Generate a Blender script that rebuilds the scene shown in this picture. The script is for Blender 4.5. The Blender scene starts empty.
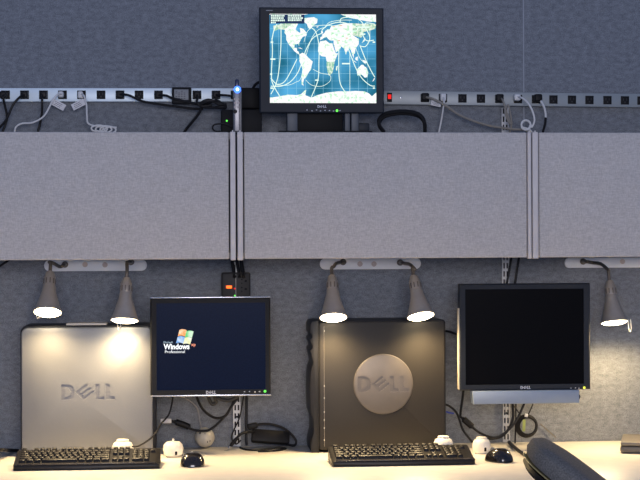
import bpy, bmesh, math, random
from mathutils import Vector, Matrix
random.seed(7)
S = bpy.context.scene
COL = S.collection

# ------------------------------------------------------------------ camera
FPX = 1618.0
YAW = math.atan(0.085); ROLL = 0.0045
EYE = Vector((-0.4675, -5.5, 1.43))
F = Vector((math.sin(YAW), math.cos(YAW), 0))
R0 = Vector((math.cos(YAW), -math.sin(YAW), 0)); U0 = Vector((0, 0, 1))
RR = (R0 - ROLL * U0).normalized(); UU = (U0 + ROLL * R0).normalized()
cam_d = bpy.data.cameras.new('camera'); cam = bpy.data.objects.new('camera', cam_d); COL.objects.link(cam)
cam_d.sensor_fit = 'HORIZONTAL'; cam_d.sensor_width = 36; cam_d.lens = 36 * FPX / 640
cam_d.clip_end = 60
m = Matrix((RR, UU, -F)).transposed().to_4x4(); m.translation = EYE
cam.matrix_world = m
S.camera = cam

# ------------------------------------------------------------------ world, light, exposure
w = bpy.data.worlds.new('world'); S.world = w; w.use_nodes = True
bg = w.node_tree.nodes['Background']; bg.inputs[0].default_value = (0.32, 0.48, 0.92, 1); bg.inputs[1].default_value = 0.36
S.view_settings.view_transform = 'Standard'; S.view_settings.look = 'None'
S.view_settings.exposure = 0.0; S.view_settings.gamma = 1.0; S.view_settings.use_curve_mapping = False
al = bpy.data.lights.new('front_fill', 'AREA'); al.shape = 'RECTANGLE'; al.size = 2.4; al.size_y = 1.2
al.energy = 135; al.color = (0.92, 0.88, 0.94)
alo = bpy.data.objects.new('front_fill', al); COL.objects.link(alo); alo.location = (-0.3, -6.4, 1.95)  # unseen fill light added behind the camera to brighten the fronts
alo.rotation_euler = (math.radians(86), 0, 0)
LAMP_W = 16
LAMP_COL = (1.0, 0.72, 0.37)

# ------------------------------------------------------------------ helpers
def ray(px, py):
    return (F + RR * ((px - 320) / FPX) + UU * ((240 - py) / FPX))
def P(px, py, Y):
    d = ray(px, py); return EYE + d * ((Y - EYE.y) / d.y)
DESK_Z = 0.73
def D(px, py, z=DESK_Z):
    d = ray(px, py); return EYE + d * ((z - EYE.z) / d.z)

MATS = {}
def nodes(name):
    mt = bpy.data.materials.new(name); mt.use_nodes = True
    nt = mt.node_tree; return mt, nt, nt.nodes['Principled BSDF']
def mat(name, col, rough=0.5, metal=0.0, var=0.08, scale=40, bump=0.0, coat=0.0):
    if name in MATS: return MATS[name]
    mt, nt, b = nodes(name)
    tc = nt.nodes.new('ShaderNodeTexCoord'); nz = nt.nodes.new('ShaderNodeTexNoise')
    nz.inputs['Scale'].default_value = scale; nz.inputs['Detail'].default_value = 4
    nt.links.new(tc.outputs['Object'], nz.inputs['Vector'])
    rp = nt.nodes.new('ShaderNodeValToRGB')
    rp.color_ramp.elements[0].position = 0.3; rp.color_ramp.elements[1].position = 0.7
    rp.color_ramp.elements[0].color = tuple(c * (1 - var) for c in col) + (1,)
    rp.color_ramp.elements[1].color = tuple(min(1, c * (1 + var)) for c in col) + (1,)
    nt.links.new(nz.outputs['Fac'], rp.inputs[0]); nt.links.new(rp.outputs[0], b.inputs['Base Color'])
    b.inputs['Roughness'].default_value = rough; b.inputs['Metallic'].default_value = metal
    if max(col) < .06 and 'gloss' not in name: b.inputs['Specular IOR Level'].default_value = 0.18
    if coat: b.inputs['Coat Weight'].default_value = coat
    if bump:
        bp = nt.nodes.new('ShaderNodeBump'); bp.inputs['Strength'].default_value = bump; bp.inputs['Distance'].default_value = 0.001
        nt.links.new(nz.outputs['Fac'], bp.inputs['Height']); nt.links.new(bp.outputs[0], b.inputs['Normal'])
    MATS[name] = mt; return mt
def fabric(name, c1, c2, scales, detail=3, bump=0.3, rough=0.95, fine=700):
    """mottled cloth: sum of stretched noises"""
    mt, nt, b = nodes(name); L = nt.links
    tc = nt.nodes.new('ShaderNodeTexCoord'); prev = None
    for sc, wt in scales:
        mp = nt.nodes.new('ShaderNodeMapping'); mp.inputs['Scale'].default_value = sc
        nz = nt.nodes.new('ShaderNodeTexNoise'); nz.inputs['Scale'].default_value = 1; nz.inputs['Detail'].default_value = detail
        L.new(tc.outputs['Object'], mp.inputs[0]); L.new(mp.outputs[0], nz.inputs['Vector'])
        mu = nt.nodes.new('ShaderNodeMath'); mu.operation = 'MULTIPLY'; mu.inputs[1].default_value = wt
        L.new(nz.outputs['Fac'], mu.inputs[0])
        if prev:
            ad = nt.nodes.new('ShaderNodeMath'); ad.operation = 'ADD'; L.new(prev, ad.inputs[0]); L.new(mu.outputs[0], ad.inputs[1]); prev = ad.outputs[0]
        else: prev = mu.outputs[0]
    rp = nt.nodes.new('ShaderNodeValToRGB'); rp.color_ramp.elements[0].position = 0.36; rp.color_ramp.elements[1].position = 0.64
    rp.color_ramp.elements[0].color = c1 + (1,); rp.color_ramp.elements[1].color = c2 + (1,)
    L.new(prev, rp.inputs[0]); L.new(rp.outputs[0], b.inputs['Base Color'])
    bp = nt.nodes.new('ShaderNodeBump'); bp.inputs['Strength'].default_value = bump; bp.inputs['Distance'].default_value = 0.002
    L.new(prev, bp.inputs['Height']); L.new(bp.outputs[0], b.inputs['Normal'])
    b.inputs['Roughness'].default_value = rough; b.inputs['Specular IOR Level'].default_value = 0.15
    MATS[name] = mt; return mt
def emit(name, col, strength=1.0, col2=None, scale=60, base=(0.01, 0.01, 0.01), rough=0.35, lo=.4, hi=.6):
    if name in MATS: return MATS[name]
    mt, nt, b = nodes(name)
    b.inputs['Base Color'].default_value = base + (1,); b.inputs['Roughness'].default_value = rough
    b.inputs['Emission Color'].default_value = col + (1,); b.inputs['Emission Strength'].default_value = strength
    b.inputs['Specular IOR Level'].default_value = 0.05
    tc = nt.nodes.new('ShaderNodeTexCoord'); nz = nt.nodes.new('ShaderNodeTexNoise'); nz.inputs['Scale'].default_value = scale
    nt.links.new(tc.outputs['Object'], nz.inputs['Vector'])
    rp = nt.nodes.new('ShaderNodeValToRGB'); rp.color_ramp.elements[0].position = lo; rp.color_ramp.elements[1].position = hi
    rp.color_ramp.elements[0].color = col + (1,); rp.color_ramp.elements[1].color = (col2 or col) + (1,)
    nt.links.new(nz.outputs['Fac'], rp.inputs[0]); nt.links.new(rp.outputs[0], b.inputs['Emission Color'])
    MATS[name] = mt; return mt

def root_loc(o):
    while o.parent: o = o.parent
    return o.location
def link(name, bm, mt, parent=None, smooth=True):
    me = bpy.data.meshes.new(name)
    if parent is not None: bmesh.ops.translate(bm, verts=bm.verts, vec=-root_loc(parent))
    bmesh.ops.recalc_face_normals(bm, faces=bm.faces)
    bm.to_mesh(me); bm.free(); me.materials.append(mt)
    if smooth:
        me.polygons.foreach_set('use_smooth', [len(p.vertices) <= 4 for p in me.polygons]); me.set_sharp_from_angle(angle=math.radians(38))
    o = bpy.data.objects.new(name, me); COL.objects.link(o)
    if parent is not None: o.parent = parent
    return o
def one(name, bm, mt, label, cat, group=None):
    """a thing that is a single mesh, origin at its base"""
    xs = [v.co for v in bm.verts]
    c = Vector((sum(v.x for v in xs) / len(xs), sum(v.y for v in xs) / len(xs), min(v.z for v in xs)))
    bmesh.ops.translate(bm, verts=bm.verts, vec=-c)
    o = link(name, bm, mt); o.location = c; o['label'] = label; o['category'] = cat
    if group: o['group'] = group
    return o
def thing(name, label, cat, loc, group=None):
    o = bpy.data.objects.new(name, None); COL.objects.link(o); o.location = loc; o.empty_display_size = 0.05
    o['label'] = label; o['category'] = cat
    if group: o['group'] = group
    return o
def struct(name, bm, mt, parent=None):
    o = link(name, bm, mt, parent)
    if parent is None: o['kind'] = 'structure'
    return o

def B(): return bmesh.new()
def box(bm, x0, x1, y0, y1, z0, z1, bev=0.0, seg=2):
    t = bmesh.new(); bmesh.ops.create_cube(t, size=1)
    for v in t.verts:
        v.co = Vector(((x0 + x1) / 2 + v.co.x * (x1 - x0), (y0 + y1) / 2 + v.co.y * (y1 - y0), (z0 + z1) / 2 + v.co.z * (z1 - z0)))
    if bev: bmesh.ops.bevel(t, geom=t.edges, offset=min(bev, .49 * min(abs(x1 - x0), abs(y1 - y0), abs(z1 - z0))), segments=seg, profile=0.5, affect='EDGES')
    merge(bm, t); return bm
def merge(bm, t, M=None):
    if M is not None: bmesh.ops.transform(t, matrix=M, verts=t.verts)
    me = bpy.data.meshes.new('tmp'); t.to_mesh(me); bm.from_mesh(me); bpy.data.meshes.remove(me); t.free()
def rbox(bm, c, dims, bev, M):
    t = bmesh.new(); box(t, -dims[0]/2, dims[0]/2, -dims[1]/2, dims[1]/2, -dims[2]/2, dims[2]/2, bev)
    merge(bm, t, Matrix.Translation(c) @ M.to_4x4()); return bm
def prism(bm, pts, y0, y1, bev=0):
    """pts: list of (x, z) outline; extruded from y0 (front) to y1"""
    t = bmesh.new()
    f = t.faces.new([t.verts.new((x, y0, z)) for x, z in pts])
    e = bmesh.ops.extrude_face_region(t, geom=[f])
    bmesh.ops.translate(t, vec=(0, y1 - y0, 0), verts=[g for g in e['geom'] if isinstance(g, bmesh.types.BMVert)])
    if bev:
        ed = [x for x in t.edges if all(abs(v.co.y - y0) < 1e-6 for v in x.verts)]
        bmesh.ops.bevel(t, geom=ed, offset=bev, segments=2, profile=0.5, affect='EDGES')
    merge(bm, t); return bm
def rrect(x0, x1, z0, z1, r, n=6):
    out = []
    for cx, cz, a in ((x1 - r, z1 - r, 0), (x0 + r, z1 - r, 90), (x0 + r, z0 + r, 180), (x1 - r, z0 + r, 270)):
        for k in range(n + 1):
            t = math.radians(a + 90 * k / n); out.append((cx + r * math.cos(t), cz + r * math.sin(t)))
    return out
def spline(pts, n=8):
    pts = [Vector(p) for p in pts]; out = []
    for i in range(len(pts) - 1):
        p0 = pts[max(i - 1, 0)]; p1 = pts[i]; p2 = pts[i + 1]; p3 = pts[min(i + 2, len(pts) - 1)]
        for k in range(n):
            t = k / n
            out.append(0.5 * ((2 * p1) + (p2 - p0) * t + (2 * p0 - 5 * p1 + 4 * p2 - p3) * t * t + (3 * p1 - p0 - 3 * p2 + p3) * t ** 3))
    out.append(pts[-1]); return out
def tube(bm, pts, r, n=8, smooth=True):
    path = spline(pts) if smooth else [Vector(p) for p in pts]
    rings = []; up = Vector((0.13, 0.3, 0.94)).normalized()
    for i, p in enumerate(path):
        d = (path[min(i + 1, len(path) - 1)] - path[max(i - 1, 0)]).normalized()
        a = (up - d * up.dot(d))
        if a.length < 1e-3: a = Vector((1, 0, 0)) - d * d.x
        a.normalize(); up = a; b = d.cross(a)
        rr = r(i / (len(path) - 1)) if callable(r) else r
        rings.append([bm.verts.new(p + (a * math.cos(2 * math.pi * k / n) + b * math.sin(2 * math.pi * k / n)) * rr) for k in range(n)])
    for i in range(len(rings) - 1):
        for k in range(n):
            bm.faces.new((rings[i][k], rings[i][(k + 1) % n], rings[i + 1][(k + 1) % n], rings[i + 1][k]))
    bm.faces.new(rings[0][::-1]); bm.faces.new(rings[-1]); return bm
def lathe(bm, prof, origin, axis=(0, 0, 1), n=32):
    """prof: (r, h) along axis from origin"""
    t = bmesh.new(); rings = []
    for r, h in prof:
        if r < 1e-6: rings.append([t.verts.new((0, 0, h))])
        else: rings.append([t.verts.new((r * math.cos(2 * math.pi * k / n), r * math.sin(2 * math.pi * k / n), h)) for k in range(n)])
    for a, b in zip(rings, rings[1:]):
        for k in range(n):
            k2 = (k + 1) % n
            if len(a) == 1 and len(b) == 1: continue
            if len(a) == 1: t.faces.new((a[0], b[k], b[k2]))
            elif len(b) == 1: t.faces.new((a[k], b[0], a[k2]))
            else: t.faces.new((a[k], b[k], b[k2], a[k2]))
    q = Vector((0, 0, 1)).rotation_difference(Vector(axis).normalized())
    merge(bm, t, Matrix.Translation(origin) @ q.to_matrix().to_4x4()); return bm
def seg(bm, x0, z0, x1, z1, wd, y0, y1):
    """flat bar in the xz plane"""
    d = Vector((x1 - x0, z1 - z0)); d.normalize(); nx, nz = -d.y * wd / 2, d.x * wd / 2
    prism(bm, [(x0 + nx, z0 + nz), (x1 + nx, z1 + nz), (x1 - nx, z1 - nz), (x0 - nx, z0 - nz)], y0, y1)
def logo(bm, x0, x1, z0, z1, y0, y1):
    """four letter wordmark with a tilted E, one closed solid per letter"""
    W = x1 - x0; H = z1 - z0
    loops = [[(0, 0), (0, 1), (.12, 1), (.185, .95), (.225, .82), (.245, .65), (.25, .5), (.245, .35), (.225, .18), (.185, .05), (.12, 0)],
             [(.07, .22), (.115, .22), (.15, .28), (.17, .38), (.178, .5), (.17, .62), (.15, .72), (.115, .78), (.07, .78)]]
    A = Vector((.265, .50)); s = Vector((.15, -.52)); g = Vector((.21, .54)); k = .24
    loops.append([tuple(q) for q in (A, A + g, A + g + s * .2, A + s * .2 + g * k, A + s * .4 + g * k, A + s * .4 + g, A + s * .6 + g, A + s * .6 + g * k, A + s * .8 + g * k, A + s * .8 + g, A + s + g, A + s)])
    for u in (.635, .83):
        loops.append([(u, 0), (u, 1), (u + .075, 1), (u + .075, .22), (u + .17, .22), (u + .17, 0)])
    cu = bpy.data.curves.new('w', 'CURVE'); cu.dimensions = '2D'; cu.fill_mode = 'BOTH'; cu.extrude = (y1 - y0) / 2
    for lp in loops:
        sp = cu.splines.new('POLY'); sp.points.add(len(lp) - 1); sp.use_cyclic_u = True
        for q, (a, b) in zip(sp.points, lp): q.co = (a * W, b * H, 0, 1)
    ob = bpy.data.objects.new('w', cu); COL.objects.link(ob)
    dg = bpy.context.evaluated_depsgraph_get(); me = bpy.data.meshes.new_from_object(ob.evaluated_get(dg))
    t = bmesh.new(); t.from_mesh(me); bpy.data.meshes.remove(me); bpy.data.objects.remove(ob); bpy.data.curves.remove(cu)
    bmesh.ops.remove_doubles(t, verts=t.verts, dist=1e-6)
    for v in t.verts: v.co = Vector((x0 + v.co.x, (y0 + y1) / 2 + v.co.z, z0 + v.co.y))
    bmesh.ops.recalc_face_normals(t, faces=t.faces)
    merge(bm, t); return bm
def text_bm(body, x, z, height, y, width=None, bold=0.0):
    cu = bpy.data.curves.new('t', 'FONT'); cu.body = body; cu.size = 1; cu.extrude = 0.02; cu.offset = bold
    ob = bpy.data.objects.new('t', cu); COL.objects.link(ob)
    dg = bpy.context.evaluated_depsgraph_get(); me = bpy.data.meshes.new_from_object(ob.evaluated_get(dg))
    bm = bmesh.new(); bm.from_mesh(me); bpy.data.meshes.remove(me); bpy.data.objects.remove(ob); bpy.data.curves.remove(cu)
    xs = [v.co.x for v in bm.verts]; ys = [v.co.y for v in bm.verts]
    sx0, sx1, sy1 = min(xs), max(xs), max(ys)
    k = height / sy1; kx = width / (sx1 - sx0) if width else k
    for v in bm.verts: v.co = Vector((x + (v.co.x - sx0) * kx, y - v.co.z * 0.004, z + v.co.y * k))
    return bm

def carve(o, cut, parent):
    """cut the mesh 'cut' (world coordinates) out of object o"""
    c = link('cutter', cut, o.data.materials[0], parent, smooth=False)
    bpy.context.view_layer.update()
    md = o.modifiers.new('cut', 'BOOLEAN'); md.operation = 'DIFFERENCE'; md.solver = 'EXACT'; md.use_self = True; md.object = c
    dg = bpy.context.evaluated_depsgraph_get(); me = bpy.data.meshes.new_from_object(o.evaluated_get(dg))
    o.modifiers.remove(md); mt = o.data.materials[0]; o.data = me
    if not me.materials: me.materials.append(mt)
    me.polygons.foreach_set('use_smooth', [len(p.vertices) <= 4 and p.area < .0004 for p in me.polygons]); me.set_sharp_from_angle(angle=math.radians(30))
    bpy.data.objects.remove(c)

# ------------------------------------------------------------------ materials
WALL = fabric('wall fabric', (0.125, 0.136, 0.156), (0.260, 0.280, 0.312), [((45, 45, 80), .4), ((260, 260, 320), .6)], detail=3, bump=0.2)
DOORF = fabric('linen fabric', (0.43, 0.41, 0.395), (0.60, 0.57, 0.55), [((70, 70, 520), .5), ((520, 520, 110), .5)], detail=2, bump=0.12)
CARPET = fabric('carpet', (0.05, 0.055, 0.07), (0.1, 0.105, 0.12), [((200, 200, 200), 1)])
LAM = mat('cream laminate', (0.84, 0.79, 0.70), 0.42, var=0.03, scale=25)
EDGE = mat('grey edging', (0.25, 0.24, 0.23), 0.5)
ALU = mat('painted aluminium', (0.62, 0.58, 0.56), 0.6, 0.0, var=0.04)
STEELG = mat('grey steel', (0.33, 0.34, 0.36), 0.4, 0.5)
CABM = mat('cabinet metal', (0.42, 0.40, 0.38), 0.5, 0.1)
BLK = mat('black plastic', (0.008, 0.008, 0.0095), 0.5)
BLKM = mat('matt black plastic', (0.007, 0.007, 0.008), 0.6)
BEZ = mat('charcoal bezel', (0.020, 0.024, 0.032), 0.5)
SOCK = mat('black socket', (0.008, 0.008, 0.010), 0.6)
CORDB = mat('black cord', (0.012, 0.012, 0.014), 0.45)
CORDW = mat('white cord', (0.66, 0.66, 0.66), 0.5)
CORDG = mat('grey beige cord', (0.26, 0.24, 0.21), 0.5)
WHITE = mat('white plastic', (0.80, 0.77, 0.70), 0.35)
PAPER = mat('tag paper', (0.72, 0.71, 0.72), 0.8)
INK = mat('tag ink', (0.08, 0.08, 0.1), 0.8)
STRIPL = mat('pale strip metal', (0.78, 0.90, 0.98), 0.4, 0.1, var=0.02)
STRIPD = mat('grey strip metal', (0.30, 0.33, 0.345), 0.45, 0.2, var=0.04)
RAILM = mat('zinc rail', (0.50, 0.50, 0.50), 0.4, 0.4)
SILVER = mat('silver panel', (0.19, 0.197, 0.21), 0.45, 0.2, var=0.02, scale=300)
SILVD = mat('silver letters', (0.175, 0.18, 0.195), 0.4, 0.2, var=0.02)
TOWER = mat('charcoal tower', (0.032, 0.029, 0.026), 0.42, 0.1, var=0.05, scale=500, bump=0.15)
TOWERB = mat('black tower bezel', (0.02, 0.02, 0.022), 0.4)
DISC = mat('grey disc', (0.125, 0.112, 0.104), 0.42, 0.3, var=0.03)
DISCL = mat('grey disc letters', (0.115, 0.103, 0.096), 0.35, 0.3, var=0.03)
SHADE = mat('brushed lamp metal', (0.36, 0.33, 0.30), 0.42, 0.35, var=0.05)
PLATE = mat('plate enamel', (0.9, 0.91, 0.92), 0.35, 0.0, var=0.02)
HOLE = mat('plate knockout', (0.62, 0.52, 0.47), 0.5)
NECK = mat('gooseneck', (0.16, 0.14, 0.12), 0.4, 0.6)
CHROME = mat('satin silver', (0.62, 0.63, 0.66), 0.25, 0.8, var=0.03)
BULB = emit('bulb glow', (1.0, 0.84, 0.55), 20.0, scale=5)
KEYM = mat('key plastic', (0.017, 0.016, 0.017), 0.42)
KEYB = mat('keyboard body', (0.016, 0.015, 0.016), 0.36)
MARK = mat('light print', (0.55, 0.57, 0.62), 0.5)
BAR = mat('blue glare speaker bar', (0.24, 0.30, 0.40), 0.45, 0.1, var=0.02)  # blue glare on the silver bar is put into its colour
CHPAD = fabric('chair fabric', (0.095, 0.095, 0.096), (0.165, 0.163, 0.16), [((260, 260, 260), 1)])
GREEN = emit('green led', (0.15, 1.0, 0.1), 1.6); YEL = emit('amber led', (0.95, 1.0, 0.1), 1.5)
RED = emit('red switch glow', (1.0, 0.02, 0.015), 1.1); ORG = emit('orange switch glow', (1.0, 0.16, 0.02), 2.2)
BLUEGLOW = emit('blue led', (0.05, 0.16, 1.0), 3.0); BLUEC = emit('blue led core', (0.75, 0.9, 1.0), 4.0)

# ------------------------------------------------------------------ structure
struct('wall_back', box(B(), -2.2, 2.2, 0, 0.08, 0, 2.75), WALL)
struct('floor', box(B(), -2.2, 2.2, -3.2, 0, -0.05, 0), CARPET)
xs = P(523.5, 50, 0).x
struct('trim_1', box(B(), xs - .0025, xs + .0025, -.0016, 0, 1.45, 2.75, .0006), mat('wall seam cord', (0.30, 0.32, 0.36), 0.9))

# ------------------------------------------------------------------ desk
dk = thing('desk', 'long cream laminate desk running under the computers and keyboards', 'desk', (0, -.4, 0))
link('tabletop', box(B(), -1.7, 1.75, -.90, -.001, DESK_Z - .03, DESK_Z, .004), LAM, dk)
for x in (-1.66, 0.1, 1.70):
    link('leg', box(B(), x - .025, x + .025, -.84, -.06, 0, DESK_Z - .03, .004), EDGE, dk)

# ------------------------------------------------------------------ wall rails (slotted standards)
def rail(px, z0, z1, label):
    x = P(px, 240, 0).x; bm = B(); w_ = .012
    for a, b in ((-w_, -.0085), (-.0025, .0025), (.0085, w_)): box(bm, x + a, x + b, -.012, -.0005, z0, z1)
    z = z0
    while z < z1:
        for s in (-1, 1):
            box(bm, x + s * .0055 - .0032, x + s * .0055 + .0032, -.0115, -.0005, z, min(z + .009, z1))
        z += .028
    t = thing('slotted_wall_rail', label, 'wall rail', (x, -.006, z0), 'slotted wall rails')
    link('channel', bm, RAILM, t)
    link('channel_shade', box(B(), x - w_ + .001, x + w_ - .001, -.004, -.0003, z0, z1), mat('channel shade', (.02, .02, .022), .6), t)  # backing coloured dark to stand in for shade inside the slots
    z = z0 + .1
    while z < z1 - .05:
        link('screw', lathe(B(), [(0, .0), (.0035, 0), (.0035, .0015), (0, .002)], (x, -.0115, z), (0, -1, 0), 12), BLK, t); z += .35
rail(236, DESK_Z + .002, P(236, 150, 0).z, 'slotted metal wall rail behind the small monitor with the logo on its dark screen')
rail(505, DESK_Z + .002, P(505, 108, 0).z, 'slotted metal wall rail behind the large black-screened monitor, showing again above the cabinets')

# ------------------------------------------------------------------ overhead cabinets
CY = -.35
zt = P(320, 132.2, CY).z; zb = P(320, 258.6, CY).z
def X(px, Y=CY): return P(px, 200, Y).x
def cabinet(label, x0, x1, left_panel, right_panel, door0, door1):
    t = thing('overhead_cabinet', label, 'cabinet', ((x0 + x1) / 2, -.17, zb), 'fabric-fronted overhead cabinets')
    bm = B()
    box(bm, x0 + .004, x1 - .004, -.33, -.125, zt - .022, zt, .002)
    box(bm, x0 + .004, x1 - .004, -.33, -.125, zb + .002, zb + .02, .002)
    box(bm, x0 + .004, x1 - .004, -.14, -.125, zb + .015, zt - .015)
    for sx in (x0 + .002, x1 - .018): box(bm, sx, sx + .016, -.33, -.125, zb + .004, zt - .004)
    for hx in (x0 + .12, x1 - .15):
        link('hanging_bracket', box(B(), hx, hx + .03, -.13, -.001, zt - .12, zt - .06, .003), STEELG, t)
    link('body', bm, CABM, t)
    d = link('door', box(B(), door0, door1, CY, CY + .018, zb, zt, .004, 3), DOORF, t)
    for rng in (left_panel, right_panel):
        if rng:
            bm = box(B(), rng[0], rng[1], CY - .006, CY + .02, zb - .004, zt + .001, .003, 3)
            box(bm, (rng[0]+rng[1])/2 - .002, (rng[0]+rng[1])/2 + .002, CY - .003, CY + .018, zt, zt + .006, .001)
            link('end_panel', bm, ALU, t)
cabinet('grey fabric-fronted overhead cabinet on the left, above the silver computer', -1.62, X(236.2), None, (X(230.3), X(235.6)), -1.6, X(228.9))
cabinet('wide grey fabric-fronted overhead cabinet in the middle, carrying the map monitor', X(236.8), X(531.6), (X(237.4), X(243.0)), (X(527.6), X(531.2)), X(244.2), X(527.0))
cabinet('grey fabric-fronted overhead cabinet on the right, above the large black monitor', X(531.9), 1.65, (X(532.3), X(538.2)), None, X(539.2), 1.63)

# ------------------------------------------------------------------ power strips
def rot_strip(bm, y0, y1): pass
def strip(name, label, pl, pr, h0, mt, outs, extra=None, group=None):
    """pl, pr: pixels of the top edge ends on the strip front; h0 pixel height"""
    Yf = -.028
    A = P(*pl, Yf); C = P(*pr, Yf); h = h0 * .00338
    ang = math.atan2(C.z - A.z, C.x - A.x); L = math.hypot(C.x - A.x, C.z - A.z)
    def T(u, v, y): return (A.x + u * math.cos(ang) + v * math.sin(ang), y, A.z + u * math.sin(ang) - v * math.cos(ang))
    def bar(u0, u1, v0, v1, ya, yb, bev=0):
        bm = box(B(), u0, u1, ya, yb, -v1, -v0, bev)
        M = Matrix.Translation((A.x, 0, A.z)) @ Matrix.Rotation(-ang, 4, 'Y')
        bmesh.ops.transform(bm, matrix=M, verts=bm.verts); return bm
    t = thing(name, label, 'power strip', T(L / 2, h, -.014), group)
    link('housing', bar(0, L, 0, h, Yf, -.001, .0025), mt, t)
    for px in outs:
        c = P(px, pl[1] + h0 / 2, Yf).x; u = (c - A.x) / math.cos(ang); s = .0145
        ou = bar(u - s, u + s, h / 2 - s, h / 2 + s, Yf - .0015, Yf + .004, .001)
        o = link('outlet', ou, SOCK, t)
        sl = B()
        for a, b, cc, dd in ((-.007, -.0045, -.007, .001), (.0045, .007, -.007, .001), (-.0025, .0025, .004, .009)):
            merge(sl, bar(u + a, u + b, h / 2 + cc, h / 2 + dd, Yf - .0019, Yf - .001))
        link('slots', sl, mat('socket slot', (0.04, 0.04, 0.045), .5), o)
    return t, bar, T, A, ang, h
t1 = strip('power_strip', 'pale long power strip left of the map monitor, full of plugs', (-14, 88.0), (262, 88.2), 13.4, STRIPL,
           [5.5, 24.5, 43.5, 62.5, 81.5, 101, 120, 139, 158.5, 178, 197, 216, 235])
t2 = strip('power_strip', 'grey long power strip right of the map monitor with a red lit switch', (376, 90.4), (662, 94.0), 14.0, STRIPD,
           [425, 443, 462.5, 481, 499.5, 518, 536, 553.5, 572, 589.5, 607.5, 625, 641.5])
t, bar, T, A, ang, h = t2
u = (P(389.5, 97, -.028).x - A.x)
sw = link('switch_frame', bar(u - .0085, u + .0085, h / 2 - .016, h / 2 + .015, -.031, -.026, .001), BLK, t)
link('rocker', bar(u - .0055, u + .0055, h / 2 - .010, h / 2 + .005, -.033, -.03, .001), RED, sw)
u = (P(401, 97, -.028).x - A.x)
link('screw', bar(u - .003, u + .003, h / 2 - .003, h / 2 + .003, -.030, -.026, .0012), CHROME, t)

# ------------------------------------------------------------------ plugs with cords on the strips
def cord(name, label, path, r, mt, plug=None, cat='cord', tagspec=None, coil=None, extra_paths=(), group=None, plug_mat=None, psize=(.023, .03, .024)):
    """path: list of (px, py, Y); plug: (px, py)"""
    pts = [P(*p) for p in path]
    base = min(pts, key=lambda v: v.z)
    t = thing(name, label, cat, base, group)
    bm = tube(B(), pts, r)
    for ep in extra_paths: tube(bm, [P(*p) for p in ep], r)
    link('cable', bm, mt, t)
    if plug:
        c = P(plug[0], plug[1], -.045)
        bm = box(B(), c.x - psize[0] / 2, c.x + psize[0] / 2, -.058, -.0305, c.z - psize[2] / 2, c.z + psize[2] / 2, .005, 3)
        link('plug', bm, plug_mat or mt, t)
    if tagspec:
        px, py, wd, hg, a = tagspec; c = P(px, py, -.062)
        M = Matrix.Rotation(math.radians(-a), 3, 'Y')
        tg = link('tag', rbox(B(), c, (wd, .0012, hg), .0003, M), PAPER, t)
        bm = B()
        for k in range(3):
            rbox(bm, c + M @ Vector((random.uniform(-.004, .004), -.001, (k - 1) * hg * .25)), (wd * random.uniform(.45, .7), .0006, .0012), 0, M)
        link('tag_print', bm, INK, tg)
    return t
yb_ = -.04
cord('power_cord', 'black power cord plugged in at the left end of the pale strip', [(5, 95, -.055), (3, 97, -.07), (5, 106, -.06), (7, 118, -.05), (3, 131, -.05), (0, 140, -.05)], .0042, CORDB, (3, 95))
cord('power_cord', 'black power cord falling leftward from the second outlet of the pale strip', [(24.5, 95, -.055), (20, 97, -.07), (13, 105, -.075), (6, 120, -.07), (-3, 131, -.06), (-6, 142, -.06)], .0042, CORDB, (24.5, 94.5))
cord('power_cord', 'black power cord hanging straight down beside the first white plug', [(42, 95, -.055), (42, 99, -.075), (42, 112, -.07), (40, 124, -.06), (38, 132, -.06), (37, 142, -.06)], .0042, CORDB, (43.5, 94.5))
cord('power_cord', 'white power cord with paper tag looping to the left below the pale strip', [(62, 94, -.055), (57, 95, -.07), (51, 104, -.07), (44, 116, -.07), (33, 122.5, -.07), (22, 123.5, -.07), (16, 127, -.07), (14.5, 133, -.07), (14, 142, -.07)], .0030, CORDW, (61, 94.5), tagspec=(58, 104.5, .050, .022, -28), psize=(.017, .03, .02))
coil = []
for k in range(0, 22):
    a = k * 1.15
    coil.append((96 + k * .8 + 7 * math.cos(a), 128 + k * .10 + 3.2 * math.sin(a), -.07 - .001 * (k % 5)))
cord('power_cord', 'white power cord with paper tag ending in a loose coil on the cabinet', [(81.5, 94, -.055), (84, 96, -.075), (86.5, 105, -.07), (87, 116, -.07), (89, 124, -.07)] + coil, .0030, CORDW, (80.5, 95), tagspec=(78.5, 104.5, .046, .022, 27), psize=(.017, .03, .024))
cord('power_cord', 'black power cord sagging right from the middle of the pale strip', [(120, 94.5, -.055), (128, 95, -.075), (142, 101, -.075), (158, 104, -.07), (176, 106.5, -.065), (192, 108.5, -.065), (203, 109, -.07)], .0042, CORDB, (120, 94.5), psize=(.026, .03, .026))
cord('power_cord', 'black power cord leading right into the square adapter on the pale strip', [(158.5, 95, -.055), (166, 95.5, -.075), (172, 98, -.079), (184, 101, -.079), (196, 104, -.075), (204, 105, -.07)], .0042, CORDB, (158.5, 95))
cord('power_cord', 'short black power cord right of the square adapter on the pale strip', [(197, 95, -.055), (197.5, 98, -.075), (197, 102, -.09), (201, 106, -.09), (212, 105, -.085)], .0042, CORDB, (197, 95))
cord('power_cord', 'black power cord nearest the blue-lit stick, running behind it', [(216, 95, -.055), (222, 95, -.075), (232, 96, -.080), (240, 98, -.08)], .004, CORDB, (216, 94.5))
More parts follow.
